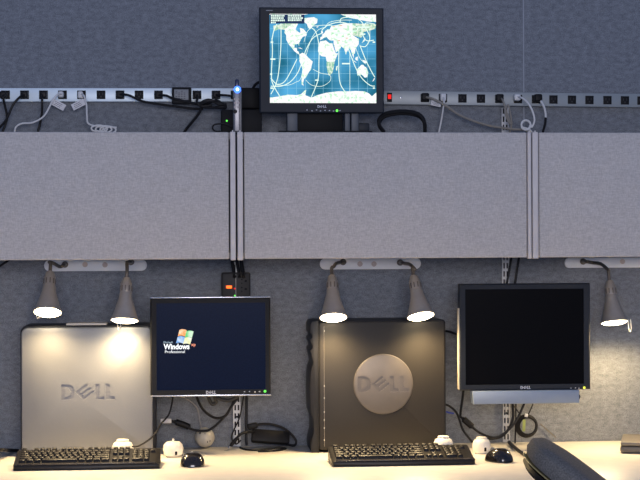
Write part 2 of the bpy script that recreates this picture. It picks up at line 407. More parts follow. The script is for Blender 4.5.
# tangle with its drop
bm = B()
tube(bm, [P(*p) for p in ((202, 106, -.078), (199, 113, -.08), (193, 121, -.08), (185, 131, -.07), (180, 142, -.07))], .0048)
for k in range(7):
    a0 = random.uniform(-2, 2)
    tube(bm, [P(199 + k, 104 + a0, -.095 + .003*k), P(207 + k, 100.5 + a0 * .6, -.1), P(218, 102.5 - a0, -.095), P(226, 106 + a0, -.09), P(214, 107.5, -.088), P(203, 107, -.09)], .0040)
one('cord_bundle', bm, CORDB, 'tangled black cord bundle beside the blue-lit stick, one lead dropping behind the cabinet', 'cord bundle')
# square adapter
c0 = P(171.8, 87, -.075); c1 = P(191.5, 103.5, -.075)
t = thing('power_adapter', 'square black power adapter with grey rating label on the pale strip', 'power adapter', ((c0.x + c1.x) / 2, -.05, c1.z))
link('case', box(B(), c0.x, c1.x, -.074, -.0305, c1.z, c0.z, .004), BLK, t)
lb = link('rating_label', box(B(), c0.x + .008, c1.x - .010, -.0748, -.0735, c1.z + .012, c0.z - .008, .0003), mat('rating grey', (0.22, 0.23, 0.24), .5), t)
bm = B()
for k in range(5):
    z = c0.z - .014 - k * .006
    for x_ in range(4):
        if random.random() < .8: box(bm, c0.x + .012 + x_ * .009, c0.x + .018 + x_ * .009, -.0752, -.0747, z - .0012, z + .0012)
link('label_print', bm, INK, lb)
# right strip cords
cord('power_cord', 'grey beige cord sagging right across the wall from the grey strip', [(425, 97, -.05), (433, 99, -.075), (445, 105, -.08), (458, 114, -.08), (474, 121, -.08), (492, 126, -.08), (512, 129, -.08), (527, 130, -.08), (536, 134, -.08)], .0042, CORDG, (425, 97), plug_mat=BLK, psize=(.026, .03, .026))
cord('power_cord', 'thin white cord with a paper tag dropping straight behind the middle cabinet', [(443, 97, -.05), (444, 101, -.075), (443, 110, -.07), (441, 122, -.06), (439, 132, -.06), (438, 142, -.06)], .0030, CORDW, (443, 97.5), tagspec=(436, 103.5, .035, .018, -12), psize=(.02, .03, .026))
cord('power_cord', 'grey cord looped beside the wall rail above the middle cabinet', [(501, 98, -.05), (503, 101, -.075), (505, 107, -.08), (508, 116, -.08), (510.5, 124, -.08), (508, 121, -.085), (505, 111, -.085), (508, 105, -.082), (510.5, 114, -.08), (511.5, 124, -.075), (510, 132, -.07), (510, 142, -.07)], .0032, CORDG, (499.5, 98), plug_mat=BLK, psize=(.026, .03, .026))
rings = [(526 + 4.6 * math.cos(a * .9), 124.5 + 4.6 * math.sin(a * .9) + a * .06, -.1 - .0012 * (a % 6)) for a in range(18)]
cord('power_cord', 'white cord ending in a small tied coil above the right cabinet joint', [(517, 97, -.05), (521, 97.5, -.075), (527, 102, -.09), (532, 110, -.1), (534.5, 120, -.1), (532, 127, -.1)] + rings + [(531, 131, -.1), (533, 142, -.09)], .0034, CORDW, (517, 97.5), psize=(.022, .03, .022))
t = cord('power_cord', 'cord changing from white to black right of the tied white coil', [(541, 101, -.062), (544, 107, -.075), (545.5, 113, -.075), (545.7, 118, -.075)], .0038, CORDW, (538, 98), plug_mat=BLK, psize=(.026, .03, .026))
link('black_end', tube(B(), [P(545.7, 117.5, -.075), P(545, 124, -.075), P(543, 132, -.075), P(542, 142, -.075)], .0042), CORDB, t)

# black devices behind the blue-lit stick
ct = zt + .0005
def on_cab(name, px0, px1, py0, Yf, Yb, mt, label, cat, led=None, bev=.004):
    a = P(px0, 131, Yf); b = P(px1, 131, Yf); top = P((px0 + px1) / 2, py0, Yf).z
    t = thing(name, label, cat, ((a.x + b.x) / 2, (Yf + Yb) / 2, ct))
    link('case', box(B(), a.x, b.x, Yf, Yb, ct, top, bev), mt, t)
    if led:
        q = P(led[0], led[1], Yf)
        link('indicator_light', lathe(B(), [(0, 0), (.0028, 0), (.0024, .0015), (0, .002)], (q.x, Yf, q.z), (0, -1, 0), 12), GREEN, t)
    return t
on_cab('network_switch', 221.5, 262, 109.5, -.20, -.11, BLKM, 'black network box with a tiny green light beside the blue-lit stick', 'network device', (226.8, 120.8))
a = P(232, 84.5, -.10); b = P(262, 108.5, -.10)
t = thing('wall_adapter', 'bulky black power adapter on the pale strip behind the blue-lit stick', 'power adapter', ((a.x + b.x) / 2, -.07, b.z))
link('case', box(B(), a.x + .008, b.x - .006, -.10, -.0305, b.z, a.z - .01, .006), BLKM, t)
link('cable', tube(B(), [P(252, 90, -.09), P(256, 84, -.105), P(262, 82, -.11), P(268, 88, -.115), P(270, 99, -.12)], .0048), CORDB, t)
one('cable_loop', tube(B(), [P(*p) for p in ((221, 131.5, -.21), (215, 131, -.215), (212.5, 128, -.22), (214, 125, -.225), (219, 123.8, -.225), (226, 124, -.225), (232, 127, -.225))], .0026), CORDB, 'small black cable loop lying at the foot of the network box', 'cable')
# large loop right of the monitor stand
t = thing('cable_loop', 'thick black cable arching in a wide loop right of the map monitor stand', 'cable', (P(403, 131, -.15).x, -.15, ct))
pts = [P(*p) for p in ((384, 132, -.14), (379.5, 126, -.15), (379.5, 119, -.15), (386, 113.6, -.15), (400, 111.2, -.15), (413, 112.2, -.15), (421, 116, -.15), (424.5, 123, -.15), (425, 132, -.14))]
link('cable', tube(B(), pts, .0065), CORDB, t)
link('cable', tube(B(), [p + Vector((.003, .012, -.008)) for p in pts[1:]], .005), CORDB, t)

# silver stick
t = thing('antenna_stick', 'slim silver upright stick with buttons and a bright blue light', 'handheld device', (P(237.2, 131, -.31).x, -.31, ct))
x = P(237.3, 110, -.31).x; z0 = ct; z1 = P(237, 90, -.31).z
link('body', box(B(), x - .0135, x + .0135, -.325, -.295, z0, z1 + .002, .006, 3), mat('stick silver', (.20, .20, .215), .35, .5), t)
link('side_cover', box(B(), x + .004, x + .0138, -.3262, -.30, z0 + .002, z1 - .004, .003, 3), mat('brown grey cover', (0.12, 0.115, 0.12), .4), t)
link('antenna', box(B(), x - .007, x + .006, -.317, -.303, z1, P(237, 79.3, -.31).z, .005, 3), mat('blue black plastic', (.02, .03, .08), .3), t)
hl = link('blue_lamp_glow', lathe(B(), [(0, 0), (.0118, 0), (.0105, .005), (0, .008)], (x, -.325, z1 + .000), (0, -1, 0), 20), BLUEGLOW, t)  # disc widened beyond the lamp to paint its blue glow
link('blue_lamp_core', lathe(B(), [(0, 0), (.0048, 0), (.004, .002), (0, .003)], (x, -.3325, z1), (0, -1, 0), 16), BLUEC, hl)
for px, py in ((234.8, 99), (238.2, 99), (235, 103), (238.5, 103), (234.8, 107), (238.2, 107)):
    q = P(px, py, -.326); link('button', lathe(B(), [(0, 0), (.0038, 0), (.0034, .002), (0, .0025)], (q.x, -.325, q.z), (0, -1, 0), 12), mat('small button', (.35, .3, .3), .4), t)
q = P(235.2, 111.5, -.326); link('round_button', lathe(B(), [(0, 0), (.0065, 0), (.006, .002), (0, .0028)], (q.x, -.325, q.z), (0, -1, 0), 16), BLK, t)

# ------------------------------------------------------------------ monitors
def monitor(label, px, sc, Y, bezm, scrm, base_z, led, ledm, dots, logo_px, trim=None, depth=.045):
    x0, y0, x1, y1 = px; cy = (y0 + y1) / 2; cx = (x0 + x1) / 2
    wx0, wx1 = P(x0, cy, Y).x, P(x1, cy, Y).x; wz1, wz0 = P(cx, y0, Y).z, P(cx, y1, Y).z
    sx0, sx1 = P(sc[0], cy, Y).x, P(sc[2], cy, Y).x; sz1, sz0 = P(cx, sc[1], Y).z, P(cx, sc[3], Y).z
    t = thing('computer_monitor', label, 'monitor', ((wx0 + wx1) / 2, Y + .03, base_z if base_z is not None else wz0))
    # bezel ring: outer edge to screen
    bm = B(); o = [(wx0, wz0), (wx1, wz0), (wx1, wz1), (wx0, wz1)]; i = [(sx0, sz0), (sx1, sz0), (sx1, sz1), (sx0, sz1)]
    e = .004
    oo = [(wx0 + e, wz0 + e), (wx1 - e, wz0 + e), (wx1 - e, wz1 - e), (wx0 + e, wz1 - e)]
    L = [[bm.verts.new((a, yy, b)) for a, b in ring] for ring, yy in ((i, Y + .008), (i, Y + .0015), (oo, Y), (o, Y + .004), (o, Y + .024))]
    for r1, r2 in zip(L, L[1:]):
        for k in range(4): bm.faces.new((r1[k], r1[(k + 1) % 4], r2[(k + 1) % 4], r2[k]))
    link('bezel', bm, bezm, t)
    bm = box(B(), wx0 + .003, wx1 - .003, Y + .02, Y + depth, wz0 + .003, wz1 - .003, .008, 3)
    box(bm, wx0 + .06, wx1 - .06, Y + depth - .002, Y + depth + .025, wz0 + .05, wz1 - .05, .012, 3)
    link('back_shell', bm, bezm, t)
    s = link('screen', box(B(), sx0 - .001, sx1 + .001, Y + .005, Y + .012, sz0 - .001, sz1 + .001), scrm, t)
    q0, q1 = P(logo_px[0], logo_px[2], Y), P(logo_px[1], logo_px[3], Y)
    link('brand_logo', logo(B(), q0.x, q1.x, q1.z, q0.z, Y - .0006, Y + .002), MARK, t)
    q = P(led[0], led[1], Y)
    link('power_light', lathe(B(), [(0, 0), (.0042, 0), (.0036, .0018), (0, .0024)], (q.x, Y + .0005, q.z), (0, -1, 0), 14), ledm, t)
    for dx, dy in dots:
        q = P(dx, dy, Y)
        link('button', box(B(), q.x - .0022, q.x + .0022, Y - .0008, Y + .002, q.z - .0014, q.z + .0014, .0004), MARK, t)
    return t, s, (wx0, wx1, wz0, wz1), (sx0, sx1, sz0, sz1)

# top monitor with world map
OCEAN = emit('ocean picture', (0.004, 0.155, 0.26), .95, (0.09, 0.45, 0.80), scale=9, lo=.35, hi=.68)
Ym = -.22
t, s, bo, so = monitor('monitor on top of the cabinets showing a world map with white tracks', (259.5, 7.6, 383.8, 113), (269.8, 14.0, 376.3, 103), Ym, BEZ, OCEAN, ct,
    (337, 110.6), GREEN, [(307, 110), (312, 110.8), (316.5, 110), (320.5, 111), (325, 110.4), (329.5, 110.6), (333.5, 111), (340, 110.6)], (317.5, 326.5, 105.2, 107.8))
q0 = P(266, 10, Ym)
link('model_mark', box(B(), q0.x, q0.x + .022, Ym - .0006, Ym + .001, q0.z - .003, q0.z), mat('dim print', (.2, .22, .26), .5), t)
# stand
for a, b in ((287, 297.5), (344.5, 350), (351, 358.5)):
    xa, xb = P(a, 120, Ym + .03).x, P(b, 120, Ym + .03).x
    bm = box(B(), xa, xb, Ym + .022, Ym + .06, ct + .006, bo[2] + .03, .003)
    link('stand_leg', bm, mat('slate plastic', (.075, .088, .11), .5), t)
link('stand_base', box(B(), P(278, 120, Ym).x, P(372, 120, Ym).x, Ym - .02, Ym + .13, ct, ct + .012, .004), BLK, t)
link('stand_block', box(B(), P(297.5, 120, Ym).x, P(344, 120, Ym).x, Ym + .035, Ym + .10, ct + .01, bo[2] + .02, .004), BLKM, t)
link('cable_socket', box(B(), P(359, 120, Ym).x, P(371, 120, Ym).x, Ym + .04, Ym + .08, ct + .014, ct + .042, .005), mat('dark slate', (.03, .035, .045), .5), t)
sx0, sx1, sz0, sz1 = so
def LL(lon, lat, k=0):
    return (sx0 + (lon + 180) / 360 * (sx1 - sx0), sz0 + (lat + 90) / 180 * (sz1 - sz0))
def land(bm, pts, yy=0):
    pts = [LL(max(-180, min(180, a)), max(-90, min(90, b))) for a, b in pts]
    prism(bm, pts, Ym + .0045 - yy, Ym + .0051)
LAND = emit('land picture', (0.55, 0.88, 0.62), 1.05, (1.0, 1.0, 1.0), scale=110, lo=.34, hi=.48)
LANDG = emit('green land picture', (0.30, 0.62, 0.42), 1.0, (0.92, 0.95, 0.80), scale=120, lo=.4, hi=.62)
bm = B()
land(bm, [(-130, 52), (-124, 47), (-124, 38), (-115, 28), (-106, 22), (-97, 15), (-84, 9), (-79, 8), (-83, 14), (-88, 16), (-88, 21), (-97, 22), (-96, 28), (-84, 30), (-81, 25), (-80, 32), (-74, 39), (-68, 44), (-55, 47), (-56, 53), (-66, 60), (-78, 62), (-76, 52), (-82, 53), (-93, 59), (-86, 68), (-82, 74), (-100, 74), (-128, 60)])
land(bm, [(-80, 8), (-70, 12), (-60, 9), (-50, 2), (-35, -6), (-39, -15), (-41, -22), (-48, -27), (-57, -37), (-65, -42), (-68, -50), (-66, -55), (-73, -52), (-73, -40), (-70, -20), (-80, -5)])
land(bm, [(-73, 78), (-60, 82), (-30, 84), (-18, 80), (-20, 72), (-32, 67), (-43, 60), (-50, 62), (-54, 70)])
land(bm, [(-110, 78), (-90, 83), (-66, 84), (-70, 88), (-50, 90), (-110, 90), (-78, 77)])
land(bm, [(-10, 35), (10, 37), (20, 32), (32, 31), (37, 20), (43, 11), (51, 11), (44, 2), (39, -6), (30, -10), (20, -8), (12, -5), (9, 4), (-5, 5), (-13, 9), (-17, 15), (-16, 24)])
land(bm, [(-10, 37), (-9, 43), (-1, 46), (-4, 48), (5, 52), (9, 57), (22, 58), (28, 66), (45, 68), (70, 72), (100, 72), (100, 48), (122, 40), (121, 30), (110, 20), (108, 11), (104, 10), (104, 1), (98, 10), (95, 17), (88, 22), (80, 13), (77, 8), (72, 20), (62, 25), (55, 17), (44, 13), (36, 30), (36, 37), (24, 37), (18, 40), (12, 44), (3, 42)])
land(bm, [(114, -22), (122, -17), (130, -12), (136, -12), (141, -16), (146, -17), (153, -27), (150, -37), (141, -38), (131, -32), (116, -34)])
land(bm, [(-180, -79), (-150, -77), (-120, -73), (-90, -74), (-75, -72), (-62, -64), (-57, -63), (-61, -74), (-40, -79), (-20, -74), (10, -69), (50, -66), (90, -66), (110, -65), (140, -66), (155, -70), (165, -76), (180, -68), (180, -90), (-180, -90)])
land(bm, [(131, 32), (141, 36), (144, 43), (139, 40)]); land(bm, [(96, 4), (106, -6), (114, -8), (104, -3)]); land(bm, [(109, 2), (118, 5), (117, -4), (110, -2)])
land(bm, [(132, -2), (142, -3), (150, -9), (140, -8)]); land(bm, [(44, -16), (50, -14), (47, -25), (43, -22)]); land(bm, [(-24, 64), (-14, 66), (-18, 63)])
land(bm, [(-6, 50), (1, 52), (-3, 58), (-6, 56)]); land(bm, [(167, -46), (172, -40), (177, -38), (172, -44)]); land(bm, [(-85, 22), (-75, 20), (-68, 19), (-76, 22)])
land(bm, [(60, 90), (180, 90), (180, 75), (150, 76), (120, 80), (90, 83)]); land(bm, [(-180, 90), (-110, 90), (-110, 87), (-180, 88)])
link('continents', bm, LAND, s)
bm = B()
land(bm, [(-168, 66), (-140, 70), (-100, 72), (-128, 58), (-150, 59), (-165, 55)]); link('green_land', bm, LANDG, s); bm = B(); land(bm, [(100, 72), (180, 70), (178, 62), (162, 58), (140, 55), (130, 43), (100, 48)]); link('green_land', bm, LANDG, s); bm = B()
land(bm, [(12, -6), (39, -6), (35, -20), (32, -28), (20, -35), (15, -26), (12, -15)])
link('green_land', bm, LANDG, s)
bm = B()
for lon in range(-150, 180, 30): seg(bm, *LL(lon, -78), *LL(lon, 78), .0009, Ym + .0046, Ym + .0052)
for lat in range(-60, 90, 30): seg(bm, *LL(-178, lat), *LL(178, lat), .0009, Ym + .0046, Ym + .0052)
for lat in (-75, -45, -15, 15, 45): seg(bm, *LL(-178, lat), *LL(178, lat), .0004, Ym + .0047, Ym + .0052)
link('map_grid', bm, emit('grid lines', (0.28, 0.66, 0.88), .95), s)
TRK = emit('track lines', (0.80, 1.0, 0.88), 1.1)
for nm_, col_, spots_ in (('green_markers', (.25, .85, .3), ((336, 29, 3), (343, 36, 2.5), (349, 34, 2.5), (333, 33, 2), (355, 32, 3), (338, 43, 2), (346, 29, 2))),
                          ('orange_markers', (.95, .55, .4), ((339, 40.5, 2.5), (341, 25.5, 3), (347, 38, 2), (334, 26.5, 2)))):
    bm = B()
    for a, b, wd in spots_:
        q = P(a, b, Ym); box(bm, q.x - wd * .0016, q.x + wd * .0016, Ym + .0030, Ym + .0036, q.z - .0014, q.z + .0014)
    link(nm_, bm, emit(nm_.replace('_', ' '), col_, .9), s)
bm = B()
def track(pts, wd=.0026, yy=.0042):
    pts = [Vector((p[0], 0, p[1])) for p in pts]; sp = spline(pts, 6)
    for a, b in zip(sp, sp[1:]):
        if (b - a).length > 1e-5: seg(bm, a.x, a.z, b.x, b.z, wd, Ym + yy, Ym + yy + .0008)
def pp(*l): return [(max(sx0 + .002, min(sx1 - .002, P(a, b, Ym).x)), P(a, b, Ym).z) for a, b in l]
track(pp((272, 38), (272.5, 52), (271.5, 74), (273, 84), (281, 98)))
track(pp((281, 22), (281, 45), (279, 70), (276, 84), (271, 94)))
track(pp((277, 24), (274, 30), (272, 40)))
track(pp((271, 78), (277, 84), (284, 82), (290, 73), (297, 59)))
track(pp((271, 86), (281, 86), (290, 82), (297, 74), (301, 65), (306, 50), (313, 38), (322, 33)))
track(pp((275, 85), (288, 85), (296, 82), (301, 78), (305, 60), (311, 40), (318, 30), (326, 27)), .0014)
track(pp((311, 27), (316, 32), (319, 45), (319, 62), (318, 80), (311, 98)))
track(pp((339, 50), (339, 72), (341, 85), (348, 95)))
track(pp((350, 52), (350, 94)), .0014)
track(pp((306, 80), (312, 85), (322, 86), (330, 81), (330, 75), (321, 73), (313, 69)), .0014)
track(pp((347, 45), (352, 58), (356, 68), (362, 78), (370, 85), (375, 86)))
track(pp((360, 45), (366, 60), (372, 72), (375, 77)))
track(pp((356, 48), (360, 58), (366, 64)), .0014)
track(pp((340, 22), (342, 18), (352, 17), (360, 20), (366, 28), (370, 38), (366, 46), (361, 46)))
track(pp((375, 24), (366, 23), (362, 30), (366, 40), (374, 40)))
track(pp((322, 30), (328, 25), (340, 22), (352, 25), (358, 29), (352, 33)))
track(pp((325, 27), (330, 22), (341, 20), (352, 20)), .0016)
track(pp((312, 26), (325, 25), (335, 26)), .0016)
track(pp((304, 42), (307, 32), (311, 28)), .0014)
track(pp((370, 26), (370, 40)), .0014)
link('orbit_tracks', bm, TRK, s)
bm = B()
for (a, b, wd) in ((273, 59, 5), (272, 42, 2.5), (271, 74, 2.5), (272, 88, 3), (317, 80, 3.5), (346, 63.5, 8), (361, 27, 7), (366, 27, 7), (337, 28, 9), (330, 30, 6), (344, 33, 8), (352, 31, 7), (343, 44, 5), (352, 46, 4), (349, 41, 6), (363, 34, 5), (374, 42, 2.5), (374, 88, 2), (340, 37, 8), (336, 33, 8)):
    q = P(a, b, Ym); box(bm, max(sx0 + .001, q.x - wd * .0016), min(sx1 - .001, q.x + wd * .0016), Ym + .0036, Ym + .0044, q.z - .0022, q.z + .0022)
link('map_markers', bm, TRK, s)
bm = B(); q0, q1 = P(270, 14.2, Ym), P(304.5, 23.5, Ym)
cap = link('caption_box', box(bm, q0.x, q1.x, Ym + .0030, Ym + .0052, q1.z, q0.z), emit('caption black', (0.01, 0.03, 0.10), 1.0), s)
bm = B()
for r_, (yy, xa, xb) in enumerate(((15.6, 271, 285), (17.9, 271, 284), (20.2, 271, 283.5), (22.4, 271, 276), (15.6, 288, 301), (17.9, 288, 303), (20.0, 288, 302))):
    x_ = xa
    while x_ < xb:
        wd = random.choice((.9, 1.3, 1.7)); q = P(x_, yy, Ym)
        box(bm, q.x, q.x + wd * .0032, Ym + .0022, Ym + .0028, q.z - .0026 - random.random() * .0006, q.z + .0026)
        x_ += wd + .45
link('caption_print', bm, TRK, s)

# left lower monitor
Yl = -.235
DARKB = emit('dark blue picture', (0.0012, 0.0045, 0.019), 1.0, (0.0020, 0.0065, 0.026), scale=200, rough=.3, base=(.002, .002, .002))
t, s, bo, so = monitor('smaller monitor between the two computers showing a coloured flag logo and white lettering', (150.4, 297.6, 270.6, 395.6), (156.5, 303, 265.5, 390.0), Yl, BLK, DARKB, None,
    (265, 391.3), GREEN, [(244.5, 391.7), (249.5, 391.5), (255, 391.9), (259.5, 391.6)], (206, 216, 390.8, 394.0))
TR = CHROME
link('silver_trim', box(B(), bo[0], bo[1], Yl - .001, Yl + .03, bo[2] - .002, bo[2] + .0028, .001), TR, t)
link('silver_trim', box(B(), bo[0], bo[1], Yl - .001, Yl + .03, bo[3] - .0015, bo[3] + .0025, .001), TR, t)
def arm(t, bo, Yb, px):
    zc = (bo[2] + bo[3]) / 2 + .0; x = P(px, 340, 0).x
    bm = box(B(), x - .04, x + .04, Yb, Yb + .014, zc - .04, zc + .04, .003)
    box(bm, x - .018, x + .018, Yb + .01, -.03, zc - .02, zc + .02, .004)
    box(bm, x - .022, x + .022, -.03, -.013, zc - .08, zc + .08, .003)
    link('mounting_arm', bm, STEELG, t)
arm(t, bo, Yl + .07, 236)
ys = Yl + .0045
def scr(name, bm, mt): return link(name, bm, mt, s)
def T2(px, py): return P(px, py, Yl)
a = T2(163.5, 343.2); scr('small_title', text_bm('Microsoft', a.x, a.z + .0004, .0052, ys, .030, .0), emit('title blue white', (.65, .85, 1), 1.0))
a = T2(163.5, 349.3); scr('large_title', text_bm('Windows', a.x, a.z, .0175, ys, .084, .035), emit('title white', (.95, .97, 1), 1.3))
a = T2(191, 346); scr('superscript_mark', text_bm('xp', a.x, a.z, .0065, ys, .0150, .03), emit('xp orange', (.9, .32, .2), 1.1))
a = T2(165, 353.2); scr('edition_line', text_bm('Professional', a.x, a.z, .0085, ys, .064, .0), MATS['title white'])
def flagq(cx, cz, mt, nm):
    # wavy skewed quad
    bm = B(); n = 6; w_, h_ = 7.2, 6.4; top = []; bot = []
    for k in range(n + 1):
        u_ = k / n; wv = -1.0 * math.sin(u_ * math.pi * .9 + .3)
        top.append((cx + u_ * w_ + 1.7, cz + wv - .0)); bot.append((cx + u_ * w_, cz + h_ + wv))
    pts = [(P(a, b, Yl).x, P(a, b, Yl).z) for a, b in top + bot[::-1]]
    prism(bm, pts, ys - .0004, ys + .0004); scr(nm, bm, mt)
flagq(177.8, 330.2, emit('flag orange', (1.0, .38, .12), 1.1, (1, .75, .5)), 'flag_pane')
flagq(184.7, 331.6, emit('flag green', (.16, .72, .26), 1.0, (.7, .95, .7)), 'flag_pane')
flagq(176.0, 337.2, emit('flag blue', (.25, .5, .95), 1.0, (.8, .9, 1)), 'flag_pane')
flagq(183.0, 338.2, emit('flag yellow', (.95, .95, .55), 1.0, (.95, 1, .85)), 'flag_pane')

# right lower monitor
DARKK = emit('black picture', (0.0008, 0.0008, 0.0014), 1.0, (0.0012, 0.0012, 0.0020), scale=200, rough=.3, base=(.002, .002, .002))
t, s, bo, so = monitor('large monitor with a blank black screen above a speaker bar with painted blue glare', (459.3, 283.5, 590.3, 390.0), (465.5, 289, 584, 384.5), Yl, BEZ, DARKK, None,
    (584.3, 387.7), YEL, [(571, 388.2), (575.5, 388), (579, 388.2)], (520.5, 530.5, 386.0, 389.0))
arm(t, bo, Yl + .07, 505)
link('lit_edge', box(B(), bo[0] - .002, bo[0] + .0015, Yl + .003, Yl + .03, bo[2] + .004, bo[3] - .08, .001), mat('lit edge ivory', (.6, .52, .4), .4), t)  # pale strip paints the warm light on the monitor's left edge
a = P(472.5, 391, Yl); b = P(579, 402.8, Yl)
sb = thing('speaker_bar', 'silver speaker bar with painted blue glare hanging under the large black-screened monitor', 'speaker', ((a.x + b.x) / 2, Yl + .02, b.z))
link('front', prism(B(), [(a.x - .001, a.z), (b.x, a.z), (b.x, b.z), (a.x + .003, b.z)], Yl - .006, Yl + .045, .002), BAR, sb)
q = P(578.8, 397, Yl)
link('volume_knob', lathe(B(), [(.007, 0), (.007, .005), (.005, .007), (0, .007)], (b.x - .0005, Yl + .01, q.z), (1, 0, 0), 16), BLK, sb)

# ------------------------------------------------------------------ wall outlet box with red switch
Yo = -.05
a = P(221.5, 272.5, Yo); b = P(250.5, 305, Yo)
t = thing('surge_box', 'black outlet box on the wall with an orange lit switch above the small monitor', 'power outlet', ((a.x + b.x) / 2, -.025, b.z))
link('case', box(B(), a.x, b.x, Yo, -.0135, b.z, a.z, .006, 3), mat('outlet box black', (.035, .034, .035), .5), t)
xm = P(236, 280, Yo).x
link('divider', box(B(), P(234.2, 0, Yo).x, P(234.9, 0, Yo).x, Yo - .0015, Yo + .003, b.z + .01, a.z - .006), mat('grey divider', (.25, .25, .25), .5), t)
fr = link('switch', box(B(), P(223.8, 0, Yo).x, P(231.5, 0, Yo).x, Yo - .002, Yo + .003, P(0, 290.5, Yo).z, P(0, 286.6, Yo).z, .001), mat('switch red', (.25, .01, .01), .3), t)
link('switch_glow', box(B(), P(225.0, 0, Yo).x, P(230.6, 0, Yo).x, Yo - .003, Yo - .001, P(0, 290.0, Yo).z, P(0, 287.2, Yo).z, .001), ORG, fr)
for px, py, mt in ((234.7, 288.6, RED), (234.8, 295.6, GREEN)):
    q = P(px, py, Yo); link('indicator_light', lathe(B(), [(0, 0), (.0028, 0), (.002, .002), (0, .0025)], (q.x, Yo, q.z), (0, -1, 0), 12), mt, t)
for py in (281, 289):
    f_ = B()
    for px, dy, s_ in ((241.8, -1.5, .0028), (241.8, 2.3, .0024), (245.8, 0, .0042)):
        q = P(px, py + dy, Yo); box(f_, q.x - s_, q.x + s_, Yo - .0012, Yo + .002, q.z - s_ * .9, q.z + s_ * .9, .0008)
    link('socket', f_, SOCK, t)
def freecord(label, paths, r, mt=CORDB, name='cable', cat='cable', group=None):
    bm = B()
    for p in paths: tube(bm, [P(*q) for q in p], r)
    return one(name, bm, mt, label, cat, group)
# cords dropping from the cabinet joint into the box
bm = B()
for a_, b_, r in ((232.0, 234.0, .006), (241.0, 243.0, .007), (236.8, 239, .006)):
    tube(bm, [P(a_, 250, -.035), P(a_ + .3, 262, -.04), P(b_, 272.5, -.04), P(b_ + .5, 277, -.055)], r)
one('cord_bundle', bm, CORDB, 'short black cords dropping from the cabinet joint into the outlet box', 'cord bundle')
freecord('pair of black cords slanting down behind the top of the large black-screened monitor', [((512.5, 250, -.02), (510, 266, -.025), (507, 284, -.03), (505, 300, -.05)), ((520, 250, -.02), (518, 264, -.025), (515, 284, -.03), (513, 300, -.05))], .0042)
freecord('black cord crossing the wall at the far left under the cabinet', [((-8, 272, -.01), (0, 266, -.01), (6, 262, -.01), (12, 258, -.01), (20, 254, -.01))], .004)

# ------------------------------------------------------------------ lamps on plates
def light_fixture(label, px0, px1, py0, py1, lamps, holes, lampY=-.247):
    a = P(px0, py0, -.014); b = P(px1, py1, -.014)
    t = thing('spotlight_bar', label, 'wall light', ((a.x + b.x) / 2, -.007, b.z), 'twin spotlight bars under the cabinets')
    link('mounting_plate', prism(B(), rrect(a.x, b.x, b.z, a.z, (a.z - b.z) * .49), -.014, -.001, .0015), PLATE, t)
    for px, py in holes:
        q = P(px, py, -.014); link('knockout', lathe(B(), [(0, 0), (.009, 0), (.0085, .0008), (0, .001)], (q.x, -.014, q.z), (0, -1, 0), 20), HOLE, t)
    for mnt, top, face, tilt, necks, clip in lamps:
        Yf = lampY; Fc = P(face[0], face[1], Yf)
        tt = P(top[0], top[1], Yf)
        v = Vector((Fc.x - tt.x, 0, Fc.z - tt.z)); Lp = v.length; ti = math.radians(tilt)
        ax = (v.normalized() * math.cos(ti) + Vector((0, -math.sin(ti), 0))).normalized(); Ln = Lp / math.cos(ti)
        Tp = Fc - ax * Ln
        sh = link('lamp_shade', lathe(B(), [(.0185, .045), (.0205, .048), (.0213, .056), (.0252, Ln * .6), (.0372, Ln * .86), (.0452, Ln - .004), (.0458, Ln), (.0435, Ln + .001), (.0425, Ln - .006), (.021, .062), (.0185, .045)], Tp, ax, 40), SHADE, t)
        link('bulb', lathe(B(), [(0, Ln - .014), (.036, Ln - .012), (.0428, Ln - .005), (.0425, Ln + .0005), (.034, Ln + .005), (.018, Ln + .0075), (0, Ln + .0085)], Tp, ax, 40), BULB, sh)
        sk = lathe(B(), [(0, -.004), (.010, -.004), (.0140, .002), (.0165, .012), (.0192, .017), (.0192, .046), (0, .046)], Tp, ax, 28)
        so_ = link('lamp_socket', sk, SHADE, t)
        vb = B()
        for k in range(10):
            an = k * math.pi / 5; q = Vector((0, 0, 1)).rotation_difference(ax).to_matrix()
            c = Tp + q @ Vector((.0188 * math.cos(an), .0188 * math.sin(an), .033))
            rbox(vb, c, (.0035, .0035, .018), .0008, q @ Matrix.Rotation(an, 3, 'Z'))
        link('vent_fin', vb, NECK, so_)
        if clip:
            cb = B(); q = P(clip[0], clip[1], Fc.y)
            e_ = Fc + ax * .002
            for k in (-1, 1):
                tube(cb, [(q.x + k * .004, Fc.y - .035, Fc.z + .012), (q.x + k * .005 + .002, Fc.y - .037, (Fc.z + q.z) / 2), (q.x + k * .002 + .002, Fc.y - .034, q.z)], .0011, 6)
            link('wire_clip', cb, WHITE, so_)
        # gooseneck
        pts = [Vector((P(mnt[0], mnt[1], -.014).x, -.014, P(mnt[0], mnt[1], -.014).z))]
        m0 = pts[0]
        pts.append(Vector((m0.x, -.07, m0.z)))
        for (px, py, k) in necks: pts.append(P(px, py + 1.6, -.014 + (Tp.y + .014) * k))
        pts.append(Tp - ax * .03); pts.append(Tp - ax * .002)
        link('gooseneck', tube(B(), pts, .0058, 10), NECK, t)
        link('neck_collar', lathe(B(), [(0, 0), (.011, 0), (.011, .004), (.008, .008), (0, .008)], (m0.x, -.014, m0.z), (0, -1, 0), 20), NECK, t)
        ld = bpy.data.lights.new('lamp_light', 'SPOT'); ld.energy = LAMP_W; ld.color = LAMP_COL; ld.spot_size = math.radians(174 if lampY > -.2 else 166); ld.spot_blend = .5 if lampY > -.2 else .8; ld.shadow_soft_size = .03
        lo = bpy.data.objects.new('lamp_light', ld); COL.objects.link(lo); lo.parent = t
        lo.location = Fc + ax * .014 - t.location
        lo.rotation_euler = Vector((0, 0, -1)).rotation_difference(ax).to_euler()
